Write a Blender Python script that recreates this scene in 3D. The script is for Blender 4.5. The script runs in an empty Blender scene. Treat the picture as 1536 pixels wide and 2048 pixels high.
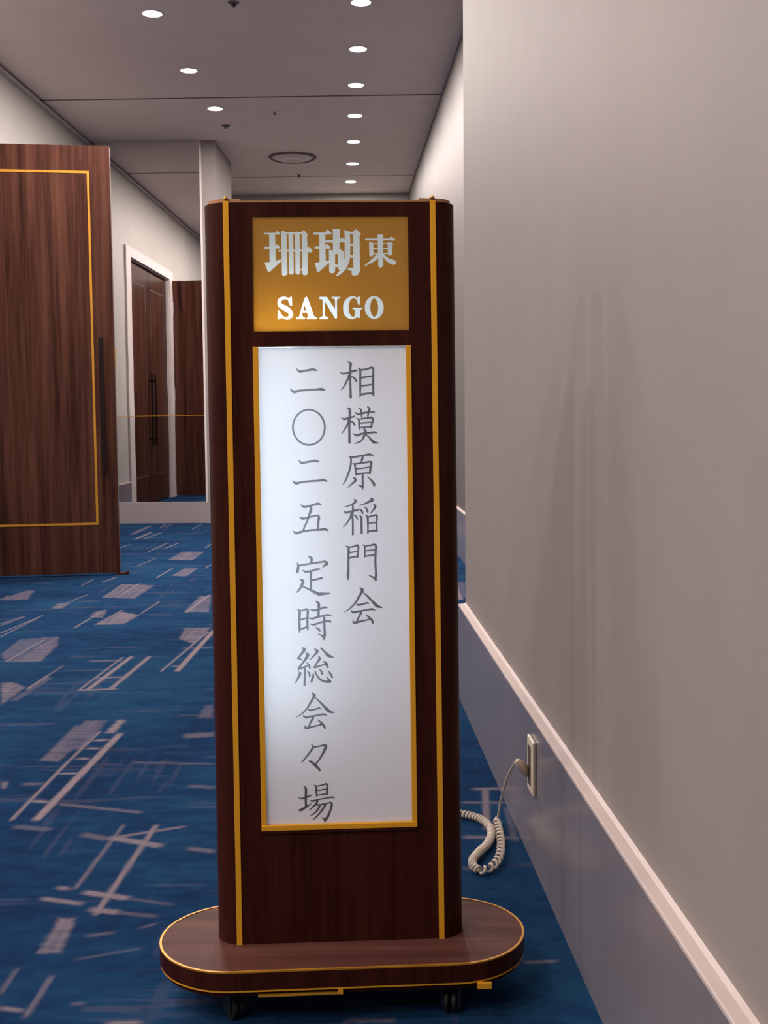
import bpy, bmesh, math, random
import numpy as np
from mathutils import Matrix, Vector

C = bpy.context.scene.collection
sc = bpy.context.scene
PI = math.pi

# ------------------------------------------------------------------ camera, world, exposure
cam_d = bpy.data.cameras.new('camera')
cam = bpy.data.objects.new('camera', cam_d)
C.objects.link(cam)
sc.camera = cam
cam_d.sensor_fit = 'HORIZONTAL'
cam_d.sensor_width = 36.0
cam_d.lens = 36.0 * 2300.0 / 1536.0
cam_d.shift_y = -31.3 / 1536.0
cam_d.clip_start = 0.05
cam.matrix_world = Matrix.Translation((0, 0, 1.0)) @ Matrix.Rotation(PI/2 - 0.0715, 4, 'X') @ Matrix.Rotation(-0.0095, 4, 'Z')

world = bpy.data.worlds.new('world')
sc.world = world
world.use_nodes = True
world.node_tree.nodes['Background'].inputs[0].default_value = (1.0, 0.88, 0.84, 1)
world.node_tree.nodes['Background'].inputs[1].default_value = 0.15

sc.view_settings.view_transform = 'Standard'
sc.view_settings.look = 'None'
sc.view_settings.exposure = 0.12
sc.view_settings.gamma = 1.0
sc.view_settings.use_curve_mapping = False
sc.cycles.use_denoising = True
sc.cycles.max_bounces = 8
sc.cycles.diffuse_bounces = 5
sc.cycles.transparent_max_bounces = 8
sc.cycles.caustics_reflective = False
sc.cycles.caustics_refractive = False
sc.cycles.sample_clamp_indirect = 4.0

LAMP_POWER = 45.0
LAMP_COL = (1.0, 0.885, 0.825)
TUBE_STRENGTH = 18.5

# ------------------------------------------------------------------ materials
def mat(name, col=(0.5, 0.5, 0.5), rough=0.5, metal=0.0, emis=None, estr=0.0, spec=0.5, coat=0.0):
    m = bpy.data.materials.new(name)
    m.use_nodes = True
    b = m.node_tree.nodes['Principled BSDF']
    b.inputs['Base Color'].default_value = (*col, 1)
    b.inputs['Roughness'].default_value = rough
    b.inputs['Metallic'].default_value = metal
    b.inputs['Specular IOR Level'].default_value = spec
    b.inputs['Coat Weight'].default_value = coat
    if emis:
        b.inputs['Emission Color'].default_value = (*emis, 1)
        b.inputs['Emission Strength'].default_value = estr
    return m

def nd(m, t, **kw):
    n = m.node_tree.nodes.new(t)
    for k, v in kw.items():
        setattr(n, k, v)
    return n

def lk(m, a, b):
    m.node_tree.links.new(a, b)

def ramp(m, fac, stops):
    r = nd(m, 'ShaderNodeValToRGB')
    e = r.color_ramp.elements
    while len(e) < len(stops):
        e.new(0.5)
    for i, (p, c) in enumerate(stops):
        e[i].position = p
        e[i].color = (*c, 1)
    lk(m, fac, r.inputs[0])
    return r.outputs[0]

def noise(m, scale, vec_scale=(1, 1, 1), detail=3.0, rough=0.55, coord='Object', dist=0.0):
    tc = nd(m, 'ShaderNodeTexCoord')
    mp = nd(m, 'ShaderNodeMapping')
    mp.inputs['Scale'].default_value = vec_scale
    lk(m, tc.outputs[coord], mp.inputs[0])
    n = nd(m, 'ShaderNodeTexNoise')
    n.inputs['Scale'].default_value = scale
    n.inputs['Detail'].default_value = detail
    n.inputs['Roughness'].default_value = rough
    n.inputs['Distortion'].default_value = dist
    lk(m, mp.outputs[0], n.inputs['Vector'])
    return n.outputs['Fac']

def bump(m, fac, strength, dist=0.002):
    b = nd(m, 'ShaderNodeBump')
    b.inputs['Strength'].default_value = strength
    b.inputs['Distance'].default_value = dist
    lk(m, fac, b.inputs['Height'])
    lk(m, b.outputs[0], m.node_tree.nodes['Principled BSDF'].inputs['Normal'])

def wood(name, dark, mid, light, rough, vs=(9, 9, 0.5), coat=0.0, sc_=3.0):
    m = mat(name, mid, rough, coat=coat)
    m.node_tree.nodes['Principled BSDF'].inputs['Specular IOR Level'].default_value = 0.06
    f = noise(m, sc_, vs, 5.0, 0.6, dist=0.3)
    f2 = noise(m, sc_*7, (vs[0], vs[1], vs[2]*0.6), 3.0, 0.6)
    mx = nd(m, 'ShaderNodeMath', operation='MULTIPLY_ADD')
    mx.inputs[1].default_value = 0.35
    lk(m, f2, mx.inputs[0])
    lk(m, f, mx.inputs[2])
    c = ramp(m, mx.outputs[0], [(0.45, dark), (0.65, mid), (0.9, light)])
    lk(m, c, m.node_tree.nodes['Principled BSDF'].inputs['Base Color'])
    bump(m, f2, 0.06)
    return m

def paint(name, col, rough=0.55, weave=0.0, spec=0.4):
    m = mat(name, col, rough, spec=spec)
    f = noise(m, 4.0, (1, 1, 1), 3.0)
    lo = tuple(c*0.97 for c in col); hi = tuple(min(1, c*1.03) for c in col)
    lk(m, ramp(m, f, [(0.3, lo), (0.7, hi)]), m.node_tree.nodes['Principled BSDF'].inputs['Base Color'])
    if weave:
        bump(m, noise(m, 60.0, (9, 9, 1), 3.0), weave)
    return m

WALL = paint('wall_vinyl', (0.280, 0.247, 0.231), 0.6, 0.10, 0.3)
WALLF = paint('wall_vinyl_far', (0.80, 0.72, 0.70), 0.55, 0.08)
WALLP = paint('pier_paint', (0.26, 0.228, 0.223), 0.6, 0.05)
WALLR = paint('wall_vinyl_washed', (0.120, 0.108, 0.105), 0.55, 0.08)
WALLL = paint('wall_cream_left', (0.42, 0.40, 0.375), 0.55, 0.08)
CEIL = paint('ceiling_paint', (0.78, 0.675, 0.64), 0.8, 0)
BASEM = paint('baseboard_laminate', (0.215, 0.195, 0.215), 0.22, 0, 0.6)
BASEW = paint('baseboard_pale', (0.29, 0.25, 0.265), 0.5, 0)
LEDGE = paint('ledge_pale', (0.56, 0.46, 0.435), 0.5, 0)  # paler than the baseboards: lamplight from above is put into the colour
TRIMW = paint('white_casing', (0.60, 0.54, 0.53), 0.5, 0)
DARKGAP = mat('dark_gap', (0.05, 0.04, 0.04), 0.8)
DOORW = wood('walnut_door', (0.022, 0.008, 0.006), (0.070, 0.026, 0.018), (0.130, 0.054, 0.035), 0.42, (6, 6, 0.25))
DOORW2 = wood('walnut_door_shaded', (0.016, 0.006, 0.0045), (0.042, 0.015, 0.010), (0.070, 0.028, 0.018), 0.42, (6, 6, 0.25))  # darker copy of the door walnut, dimmer light put into the colour
SIGNW = wood('mahogany_body', (0.022, 0.0050, 0.0036), (0.036, 0.0085, 0.0056), (0.052, 0.0130, 0.0085), 0.38, (14, 14, 0.5), 0.0)
BASEW2 = wood('mahogany_base', (0.060, 0.021, 0.017), (0.086, 0.032, 0.026), (0.118, 0.048, 0.039), 0.5, (0.8, 14, 14), 0.0)
BRASS = mat('brass', (0.62, 0.32, 0.035), 0.38, 0.45, spec=0.3)
BRASSE = mat('brass_edge', (0.50, 0.23, 0.022), 0.40, 0.35, spec=0.25)
BRASSD = mat('brass_dull', (0.82, 0.385, 0.025), 0.45, 0.25, spec=0.2)
INLAY = mat('brass_inlay', (0.58, 0.27, 0.030), 0.45, 0.1, spec=0.2)
BLACK = mat('black_metal', (0.012, 0.008, 0.007), 0.5, 0.0, spec=0.15)
RUBBER = mat('black_rubber', (0.010, 0.010, 0.010), 0.55)
STEELD = mat('dark_steel', (0.10, 0.10, 0.11), 0.35, 0.8)
STEEL = mat('satin_steel', (0.55, 0.50, 0.48), 0.35, 0.8)
EDGEM = mat('door_edge_strip', (0.20, 0.14, 0.13), 0.4, 0.3)
BEIGE = mat('beige_plastic', (0.74, 0.64, 0.48), 0.4)
CORDM = mat('cream_cable', (0.62, 0.54, 0.46), 0.5)
WHITEB = mat('white_liner', (0.85, 0.86, 0.88), 0.6)
LAMPM = mat('lamp_glow', (1, 1, 1), 0.5, emis=(1.0, 0.93, 0.90), estr=9.0)
TUBEM = mat('tube_glow', (1, 1, 1), 0.5, emis=(0.80, 0.93, 1.0), estr=TUBE_STRENGTH)
VENTM = mat('vent_white', (0.72, 0.63, 0.60), 0.6)
TOPM = mat('aged_brass_top', (0.42, 0.22, 0.10), 0.5, 0.2, spec=0.2)
DARKFIT = mat('vent_shade_dark_plate', (0.16, 0.13, 0.12), 0.8)  # shade round the vent as colour; also the dark sprinkler plates

def mirror_mat(name, col):
    m = mat(name, col, 0.015, 1.0)
    f = noise(m, 1.6, (1, 1, 0.9), 1.0)
    bump(m, f, 0.05, 0.02)
    return m
MIRU = mirror_mat('mirror_silver', (0.80, 0.78, 0.77))
MIRL = mirror_mat('mirror_silver_lower', (0.64, 0.62, 0.63))

def lit_sheet(name, diff, trans, tmix, gloss=0.0):
    m = bpy.data.materials.new(name)
    m.use_nodes = True
    nt = m.node_tree
    nt.nodes.clear()
    out = nd(m, 'ShaderNodeOutputMaterial')
    d = nd(m, 'ShaderNodeBsdfDiffuse'); d.inputs[0].default_value = (*diff, 1)
    t = nd(m, 'ShaderNodeBsdfTranslucent'); t.inputs[0].default_value = (*trans, 1)
    mx = nd(m, 'ShaderNodeMixShader'); mx.inputs[0].default_value = tmix
    lk(m, d.outputs[0], mx.inputs[1]); lk(m, t.outputs[0], mx.inputs[2])
    last = mx.outputs[0]
    if gloss:
        g = nd(m, 'ShaderNodeBsdfGlossy'); g.inputs['Roughness'].default_value = 0.25
        g.inputs[0].default_value = (0.9, 0.9, 0.9, 1)
        m2 = nd(m, 'ShaderNodeMixShader'); m2.inputs[0].default_value = gloss
        lk(m, last, m2.inputs[1]); lk(m, g.outputs[0], m2.inputs[2])
        last = m2.outputs[0]
    lk(m, last, out.inputs[0])
    return m
ACRYL = lit_sheet('white_acrylic', (0.95, 0.87, 0.86), (0.78, 0.84, 0.88), 0.44, 0.02)
GOLDF = lit_sheet('amber_acrylic', (0.50, 0.27, 0.060), (0.29, 0.105, 0.004), 0.40, 0.02)
LETW = lit_sheet('white_letter_acrylic', (0.55, 0.55, 0.50), (0.85, 0.95, 0.97), 0.62)

def ink_mat():
    m = bpy.data.materials.new('ink')
    m.use_nodes = True
    nt = m.node_tree
    nt.nodes.clear()
    out = nd(m, 'ShaderNodeOutputMaterial')
    t = nd(m, 'ShaderNodeBsdfTransparent'); t.inputs[0].default_value = (0.36, 0.33, 0.34, 1)
    d = nd(m, 'ShaderNodeBsdfDiffuse'); d.inputs[0].default_value = (0.03, 0.02, 0.02, 1)
    mx = nd(m, 'ShaderNodeMixShader'); mx.inputs[0].default_value = 0.25
    lk(m, t.outputs[0], mx.inputs[1]); lk(m, d.outputs[0], mx.inputs[2])
    lk(m, mx.outputs[0], out.inputs[0])
    return m
INKM = ink_mat()

def carpet_mat():
    m = mat('blue_print_carpet', (0.02, 0.05, 0.12), 0.95, spec=0.0)
    b = m.node_tree.nodes['Principled BSDF']
    at = nd(m, 'ShaderNodeAttribute', attribute_name='print')
    sep = nd(m, 'ShaderNodeSeparateColor')
    lk(m, at.outputs['Color'], sep.inputs[0])
    base = ramp(m, sep.outputs[1], [(0.28, (0.0060, 0.018, 0.050)), (0.5, (0.0074, 0.026, 0.068)), (0.72, (0.0098, 0.037, 0.083))])
    f = noise(m, 170.0, (1, 1, 1), 3.0)
    f2 = noise(m, 60.0, (0.25, 1.6, 1), 3.0)
    add = nd(m, 'ShaderNodeMath', operation='ADD'); lk(m, f, add.inputs[0]); lk(m, f2, add.inputs[1])
    pile = ramp(m, add.outputs[0], [(0.40, (0.62, 0.62, 0.62)), (0.60, (1.25, 1.25, 1.25))])
    mx = nd(m, 'ShaderNodeMix', data_type='RGBA', blend_type='MIX')
    lk(m, sep.outputs[0], mx.inputs[0]); lk(m, base, mx.inputs[6])
    mx.inputs[7].default_value = (0.165, 0.130, 0.145, 1)
    mu = nd(m, 'ShaderNodeMix', data_type='RGBA', blend_type='MULTIPLY')
    mu.inputs[0].default_value = 1.0
    lk(m, mx.outputs[2], mu.inputs[6]); lk(m, pile, mu.inputs[7])
    lk(m, mu.outputs[2], b.inputs['Base Color'])
    b.inputs['Sheen Weight'].default_value = 0.09
    b.inputs['Sheen Roughness'].default_value = 0.3
    b.inputs['Sheen Tint'].default_value = (0.45, 0.65, 1.0, 1)
    bump(m, f, 0.35, 0.003)
    return m
CARPET = carpet_mat()

# ------------------------------------------------------------------ mesh helpers
def new_obj(name, verts, faces, m, parent=None, smooth=False):
    me = bpy.data.meshes.new(name)
    me.from_pydata([tuple(v) for v in verts], [], faces)
    me.update()
    me.materials.append(m)
    if smooth:
        for p in me.polygons:
            p.use_smooth = True
    o = bpy.data.objects.new(name, me)
    C.objects.link(o)
    if parent:
        o.parent = parent
    return o

class MB:
    def __init__(s):
        s.v = []; s.f = []
    def add(s, vs, fs, T=None):
        n = len(s.v)
        s.v += [(T @ Vector(v)) if T is not None else Vector(v) for v in vs]
        s.f += [tuple(i+n for i in f) for f in fs]
        return s
    def box(s, x0, x1, y0, y1, z0, z1, T=None, bv=0.0):
        if bv <= 0:
            vs = [(x, y, z) for z in (z0, z1) for y in (y0, y1) for x in (x0, x1)]
            return s.add(vs, [(0, 2, 3, 1), (4, 5, 7, 6), (0, 1, 5, 4), (2, 6, 7, 3), (0, 4, 6, 2), (1, 3, 7, 5)], T)
        bm = bmesh.new()
        bmesh.ops.create_cube(bm, size=1.0)
        for v in bm.verts:
            v.co = Vector(((x0+x1)/2 + v.co.x*(x1-x0), (y0+y1)/2 + v.co.y*(y1-y0), (z0+z1)/2 + v.co.z*(z1-z0)))
        bmesh.ops.bevel(bm, geom=bm.edges[:], offset=bv, segments=2, affect='EDGES', profile=0.6)
        bm.verts.index_update()
        s.add([v.co.copy() for v in bm.verts], [tuple(v.index for v in f.verts) for f in bm.faces], T)
        bm.free()
        return s
    def prism(s, pts, z0, z1, T=None, cap=True):
        n = len(pts)
        vs = [(x, y, z0) for x, y in pts] + [(x, y, z1) for x, y in pts]
        fs = [(i, (i+1) % n, n+(i+1) % n, n+i) for i in range(n)]
        if cap:
            fs += [tuple(range(n-1, -1, -1)), tuple(range(n, 2*n))]
        return s.add(vs, fs, T)
    def lathe(s, prof, n=32, T=None):
        vs = []; fs = []
        for r, z in prof:
            for i in range(n):
                a = 2*PI*i/n
                vs.append((r*math.cos(a), r*math.sin(a), z))
        for k in range(len(prof)-1):
            for i in range(n):
                j = (i+1) % n
                fs.append((k*n+i, k*n+j, (k+1)*n+j, (k+1)*n+i))
        if prof[0][0] > 0: fs.append(tuple(range(n-1, -1, -1)))
        if prof[-1][0] > 0: fs.append(tuple((len(prof)-1)*n+i for i in range(n)))
        return s.add(vs, fs, T)
    def tube(s, pts, r, n=8, T=None):
        pts = [Vector(p) for p in pts]
        vs = []; fs = []
        up = Vector((0, 0, 1)); N = None
        for i, p in enumerate(pts):
            t = (pts[min(i+1, len(pts)-1)] - pts[max(i-1, 0)]).normalized()
            if N is None:
                N = t.cross(up)
                if N.length < 1e-3: N = t.cross(Vector((1, 0, 0)))
            N = (N - t*N.dot(t)).normalized()
            B = t.cross(N)
            rr = r[i] if isinstance(r, (list, tuple)) else r
            for k in range(n):
                a = 2*PI*k/n
                vs.append(p + N*math.cos(a)*rr + B*math.sin(a)*rr)
        for i in range(len(pts)-1):
            for k in range(n):
                j = (k+1) % n
                fs.append((i*n+k, i*n+j, (i+1)*n+j, (i+1)*n+k))
        fs.append(tuple(range(n-1, -1, -1)))
        fs.append(tuple((len(pts)-1)*n+k for k in range(n)))
        return s.add(vs, fs, T)
    def build(s, name, m, parent=None, smooth=False):
        o = new_obj(name, s.v, s.f, m, parent)
        if smooth:
            bm = bmesh.new(); bm.from_mesh(o.data)
            bmesh.ops.recalc_face_normals(bm, faces=bm.faces)
            for e in bm.edges:
                e.smooth = len(e.link_faces) == 2 and e.calc_face_angle(0) < 0.6
            for f in bm.faces: f.smooth = True
            bm.to_mesh(o.data); bm.free()
        else:
            bm = bmesh.new(); bm.from_mesh(o.data)
            bmesh.ops.recalc_face_normals(bm, faces=bm.faces)
            bm.to_mesh(o.data); bm.free()
        return o

def tag(o, label=None, cat=None, group=None, kind=None):
    if label: o['label'] = label
    if cat: o['category'] = cat
    if group: o['group'] = group
    if kind: o['kind'] = kind
    return o

def empty(name, loc, rz=0.0):
    o = bpy.data.objects.new(name, None)
    C.objects.link(o)
    o.location = loc
    o.rotation_euler = (0, 0, rz)
    o.empty_display_size = 0.1
    return o

def catmull(pts, n=8):
    P = [np.array(p, float) for p in pts]
    if len(P) < 3: return P
    P = [2*P[0]-P[1]] + P + [2*P[-1]-P[-2]]
    out = []
    for i in range(1, len(P)-2):
        for k in range(n):
            t = k/n
            a, b, c, d = P[i-1], P[i], P[i+1], P[i+2]
            out.append(0.5*((2*b)+(-a+c)*t+(2*a-5*b+4*c-d)*t*t+(-a+3*b-3*c+d)*t**3))
    out.append(P[-2])
    return out

# two wall directions of the corridor
AX, ARZ = -2.895, -0.0195          # left side: x across from the left wall, y along it
BX, BRZ = 0.428, 0.0426            # right side: x into the right wall, y along it
MA = Matrix.Translation((AX, 0, 0)) @ Matrix.Rotation(ARZ, 4, 'Z')
MB_ = Matrix.Translation((BX, 0, 0)) @ Matrix.Rotation(BRZ, 4, 'Z')
CZ = 3.51

def inA(o): o.location = (AX, 0, 0); o.rotation_euler = (0, 0, ARZ); return o
def inB(o): o.location = (BX, 0, 0); o.rotation_euler = (0, 0, BRZ); return o
def S(o, label, cat): return tag(o, label, cat, kind='structure')

# ------------------------------------------------------------------ carpet floor with its woven print
MARKS = [["S",-2.014,10.289,-2.027,10.643,0.014,0.7],["S",-1.971,10.312,-1.97,10.637,0.014,0.7],["S",-1.697,10.124,-1.687,10.609,0.014,0.5],["S",-2.146,9.721,-2.139,10.439,0.054,0.35],["S",-2.03,9.303,-2.015,9.895,0.038,0.5],["S",-1.963,9.331,-1.923,9.887,0.038,0.3],["S",-1.746,8.419,-1.716,9.058,0.012,0.7],["S",-1.662,8.648,-1.626,9.05,0.016,0.6],["S",-2.02,8.726,-1.995,8.977,0.014,0.6],["P",0.45,-1.512,7.965,-1.502,8.445,-1.323,8.431,-1.33,7.935],["S",-1.428,7.959,-1.418,8.439,0.013,0.7],["S",-1.663,7.621,-1.614,8.056,0.015,0.45],["S",-1.416,7.078,-1.396,7.528,0.012,0.75],["P",0.5,-1.341,7.152,-1.321,7.522,-1.221,7.515,-1.235,7.131],["S",-1.36,8.672,-1.352,8.923,0.014,0.6],["S",-1.181,7.512,-1.168,7.685,0.012,0.6],["S",-1.8,6.79,-1.8,7.038,0.011,0.6],["S",-1.707,6.918,-1.678,7.128,0.017,0.5],["P",0.45,-1.565,6.302,-1.579,6.836,-1.358,6.762,-1.375,6.265],["S",-1.487,6.323,-1.47,6.829,0.014,0.8],["S",-1.563,6.327,-1.563,6.805,0.009,0.7],["S",-1.398,6.292,-1.397,6.734,0.012,0.6],["P",0.55,-1.759,5.969,-1.759,6.136,-1.692,6.157,-1.687,5.965],["S",-1.718,6.134,-1.675,6.441,0.015,0.4],["P",0.45,-2.11,6.247,-2.123,6.361,-2.072,6.632,-2.024,6.617,-1.962,6.274],["S",-2.122,6.283,-2.115,6.413,0.009,0.7],["S",-1.478,5.405,-1.453,5.906,0.009,0.9],["P",0.5,-1.488,5.709,-1.495,5.886,-1.432,5.882,-1.402,5.662],["P",0.6,-1.4,5.479,-1.369,5.879,-1.232,5.738,-1.259,5.492],["S",-1.396,5.491,-1.359,5.901,0.009,0.8],["S",-1.241,5.782,-1.219,6.179,0.008,0.7],["P",0.45,-1.034,5.815,-1.035,6.348,-0.959,6.344,-0.895,5.807],["S",-1.014,5.814,-0.98,6.372,0.018,0.8],["S",-1.792,5.29,-1.73,5.765,0.009,0.75],["S",-1.761,5.199,-1.735,5.68,0.009,0.6],["P",0.35,-1.843,5.443,-1.883,5.564,-1.831,5.749,-1.801,5.726],["P",0.35,-1.634,4.815,-1.654,5.141,-1.489,5.203,-1.428,4.963,-1.455,4.645,-1.561,4.65],["S",-1.559,4.664,-1.537,5.135,0.01,0.8],["S",-1.514,4.903,-1.491,5.185,0.008,0.65],["P",0.5,-1.509,4.662,-1.534,5.033,-1.44,5.029,-1.41,4.658],["S",-1.324,4.19,-1.311,4.422,0.007,0.8],["S",-1.311,4.422,-1.299,4.569,0.005,0.5],["S",-1.319,4.012,-1.292,4.358,0.031,0.22],["S",-1.094,4.169,-1.06,4.744,0.02,0.85],["S",-1.013,4.173,-0.984,4.741,0.02,0.75],["S",-1.126,4.164,-1.094,4.731,0.006,0.8],["S",-1.13,4.159,-0.99,4.172,0.023,0.7],["S",-1.112,4.35,-0.99,4.37,0.031,0.5],["S",-1.214,4.663,-1.08,4.666,0.023,0.4],["S",-0.883,4.456,-0.822,5.278,0.008,0.85],["S",-0.82,4.454,-0.8,5.314,0.023,0.9],["P",0.55,-0.93,5.106,-0.951,5.378,-0.818,5.391,-0.837,4.984],["S",-0.855,4.549,-0.803,4.561,0.028,0.4],["S",-0.875,4.905,-0.746,4.905,0.032,0.4],["P",0.6,-1.46,4.291,-1.412,4.301,-1.334,4.214,-1.339,3.929],["S",-1.319,4.167,-1.299,4.383,0.008,0.5],["P",0.4,-0.992,3.401,-1.0,3.741,-0.915,3.738,-0.911,3.398],["P",0.85,-0.895,3.576,-0.892,3.746,-0.852,3.745,-0.857,3.575],["P",0.35,-0.634,3.746,-0.627,3.923,-0.595,3.922,-0.569,3.744],["S",-0.632,3.534,-0.54,3.547,0.027,0.4],["S",-0.936,2.798,-0.926,3.289,0.008,0.9],["S",-0.926,3.289,-0.912,3.603,0.007,0.8],["S",-0.874,2.797,-0.841,3.574,0.023,0.95],["S",-0.93,2.943,-0.881,2.93,0.022,0.7],["S",-0.921,3.172,-0.868,3.171,0.02,0.7],["S",-0.909,3.312,-0.872,3.31,0.022,0.6],["S",-0.904,3.414,-0.866,3.413,0.023,0.6],["S",-0.906,3.498,-0.864,3.505,0.024,0.7],["P",0.42,-1.018,3.292,-1.013,3.681,-0.92,3.677,-0.95,3.275],["S",-0.664,2.377,-0.647,2.758,0.008,0.5],["S",-0.589,2.249,-0.566,2.756,0.014,0.75],["S",-0.703,2.386,-0.677,2.377,0.018,0.7],["S",-0.64,2.36,-0.54,2.327,0.022,0.8],["S",-0.72,2.331,-0.631,2.302,0.018,0.7],["S",-0.605,2.275,-0.544,2.259,0.022,0.7],["S",-0.731,2.697,-0.663,2.665,0.029,0.35],["S",-0.662,2.675,-0.528,2.617,0.028,0.7],["S",-0.651,2.675,-0.495,2.743,0.015,0.6],["S",-0.54,2.327,-0.443,2.294,0.011,0.3],["P",0.6,-0.661,2.083,-0.662,2.24,-0.621,2.239,-0.609,2.082],["S",-0.676,1.935,-0.675,2.025,0.007,0.35],["S",-0.608,1.856,-0.604,1.995,0.009,0.5],["S",-0.661,1.887,-0.617,1.876,0.013,0.6],["S",-0.849,2.917,-0.623,2.846,0.019,0.4],["P",0.8,-1.066,3.108,-1.036,3.107,-1.027,3.04,-1.044,3.041],["S",-0.576,2.059,-0.467,2.101,0.009,0.22],["S",-0.465,1.834,-0.411,1.835,0.012,0.7],["S",-0.539,1.898,-0.525,1.898,0.004,0.5],["S",-0.632,3.54,-0.542,3.555,0.06,0.35],["S",-0.735,3.268,-0.496,3.246,0.018,0.3],["S",-0.536,3.052,-0.466,3.037,0.026,0.3],["S",-0.46,2.601,-0.399,2.58,0.023,0.4],["S",-0.544,2.259,-0.464,2.239,0.016,0.3],["S",-0.581,2.155,-0.535,2.168,0.015,0.3],["S",-0.485,2.187,-0.458,2.207,0.01,0.3],["S",-0.911,2.754,-0.819,2.731,0.028,0.3],["S",-0.993,3.079,-0.939,3.084,0.027,0.3],["S",0.231,3.004,0.342,3.005,0.021,0.6],["S",0.24,2.704,0.263,3.008,0.018,0.7],["S",0.194,2.898,0.305,2.895,0.016,0.5],["S",0.18,2.656,0.307,2.649,0.02,0.5],["S",0.299,2.627,0.305,2.86,0.017,0.3],["S",0.165,2.47,0.193,2.469,0.02,0.25],["S",0.249,2.031,0.307,2.035,0.012,0.5],["P",0.6,-0.08,1.825,-0.072,1.844,0.011,1.843,0.011,1.823]]
def build_floor():
    rng = np.random.RandomState(7)
    xs = np.concatenate([[-7.0, -5.0, -4.0], np.arange(-3.2, 1.25, 0.006), [2.2, 3.2]])
    ys = [1.25]
    while ys[-1] < 14.0:
        ys.append(ys[-1] + max(0.0045, 0.0028*ys[-1]))
    ys = np.concatenate([[-3.6, -1.0, 0.4, 1.0], np.array(ys)])
    X, Y = np.meshgrid(xs, ys)
    # smooth random fields
    def field(sx, sy, seed):
        r = np.random.RandomState(seed)
        gx, gy = int(11/sx)+3, int(19/sy)+3
        g = r.rand(gy, gx)
        u = (X+7.2)/sx; v = (Y+3.8)/sy
        i = np.floor(u).astype(int); j = np.floor(v).astype(int)
        a = u-i; b = v-j
        a = a*a*(3-2*a); b = b*b*(3-2*b)
        return (g[j, i]*(1-a)+g[j, i+1]*a)*(1-b)+(g[j+1, i]*(1-a)+g[j+1, i+1]*a)*b
    G = 0.34*field(0.45, 0.30, 1)+0.23*field(0.12, 0.05, 2)+0.25*field(0.035, 0.018, 3)+0.18*field(1.1, 0.9, 4)
    streak = np.clip((field(0.16, 0.011, 5)*field(0.4, 0.09, 6)-0.56)*1.3, 0, 0.13)
    streak = np.maximum(streak, np.clip((field(0.016, 0.22, 15)*field(0.2, 0.5, 16)-0.62)*1.2, 0, 0.09))
    grain = 0.6*field(0.008, 0.008, 8)+0.4*field(0.02, 0.02, 18)
    strx = field(0.012, 0.25, 9)
    stry = field(0.25, 0.012, 10)
    A = streak*0.9
    def seg(x0, y0, x1, y1, w, a, ragged=0.45):
        nonlocal A
        w = max(w, 0.0095)
        m = w*1.2
        c0 = np.searchsorted(xs, min(x0, x1)-m); c1 = np.searchsorted(xs, max(x0, x1)+m)
        r0 = np.searchsorted(ys, min(y0, y1)-m); r1 = np.searchsorted(ys, max(y0, y1)+m)
        if c1 <= c0 or r1 <= r0: return
        sx, sy = X[r0:r1, c0:c1], Y[r0:r1, c0:c1]
        dx, dy = x1-x0, y1-y0
        L = math.hypot(dx, dy)+1e-9
        t = ((sx-x0)*dx+(sy-y0)*dy)/L
        s_ = ((sx-x0)*-dy+(sy-y0)*dx)/L
        edge = w/2*(1-ragged*0.8*(grain[r0:r1, c0:c1]-0.3))
        cov = np.clip((edge-np.abs(s_))/0.006+0.5, 0, 1)*np.clip((t+0.01)/0.02, 0, 1)*np.clip((L+0.01-t)/0.02, 0, 1)
        cov = cov*min(1, a*1.12)*(0.80+0.35*grain[r0:r1, c0:c1])
        A[r0:r1, c0:c1] = np.maximum(A[r0:r1, c0:c1], cov)
    def poly(pts, a):
        nonlocal A
        px = pts[0::2]; py = pts[1::2]
        c0 = np.searchsorted(xs, min(px)-.02); c1 = np.searchsorted(xs, max(px)+.02)
        r0 = np.searchsorted(ys, min(py)-.02); r1 = np.searchsorted(ys, max(py)+.02)
        if c1 <= c0 or r1 <= r0: return
        sx, sy = X[r0:r1, c0:c1], Y[r0:r1, c0:c1]
        n = len(px); ar = sum(px[i]*py[(i+1) % n]-px[(i+1) % n]*py[i] for i in range(n))
        sg = 1 if ar > 0 else -1
        d = np.full(sx.shape, 9.0)
        for i in range(n):
            x0, y0, x1, y1 = px[i], py[i], px[(i+1) % n], py[(i+1) % n]
            L = math.hypot(x1-x0, y1-y0)+1e-9
            d = np.minimum(d, sg*((x1-x0)*(sy-y0)-(y1-y0)*(sx-x0))/L)
        cov = np.clip((d+0.008*(grain[r0:r1, c0:c1]-0.4))/0.012, 0, 1)
        tex = 0.40+0.45*strx[r0:r1, c0:c1]+0.15+0.5*(stry[r0:r1, c0:c1]-0.5)+0.4*(grain[r0:r1, c0:c1]-0.5)
        A[r0:r1, c0:c1] = np.maximum(A[r0:r1, c0:c1], np.clip(cov*a*tex*1.15, 0, 1))
    for k in MARKS:
        if k[0] == 'S': seg(*k[1:])
        else: poly(k[2:], k[1])
    # the same kind of motif carries on where the sign and the door hide the floor
    for i in range(120):
        cx = rng.uniform(-3.0, 1.0); cy = rng.uniform(1.3, 13.5)
        if cy > 1.7 and cy < 10.6 and cx < -0.18*cy*0.9+.28: continue
        if cy < 3.2 and cx > 0.12: continue
        w = rng.uniform(0.05, 0.2); l = rng.uniform(0.3, 0.8)
        if rng.rand() < 0.6:
            poly([cx-w, cy-l/2, cx+w, cy-l/2, cx+w, cy+l/2, cx-w, cy+l/2], 0.35)
        for q in range(rng.randint(1, 4)):
            sx = cx+rng.uniform(-w, w)
            seg(sx, cy-l*0.6, sx+rng.uniform(-.01, .01), cy+l*0.6, rng.choice([0.008, 0.014, 0.03]), rng.uniform(0.5, 0.85))
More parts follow.
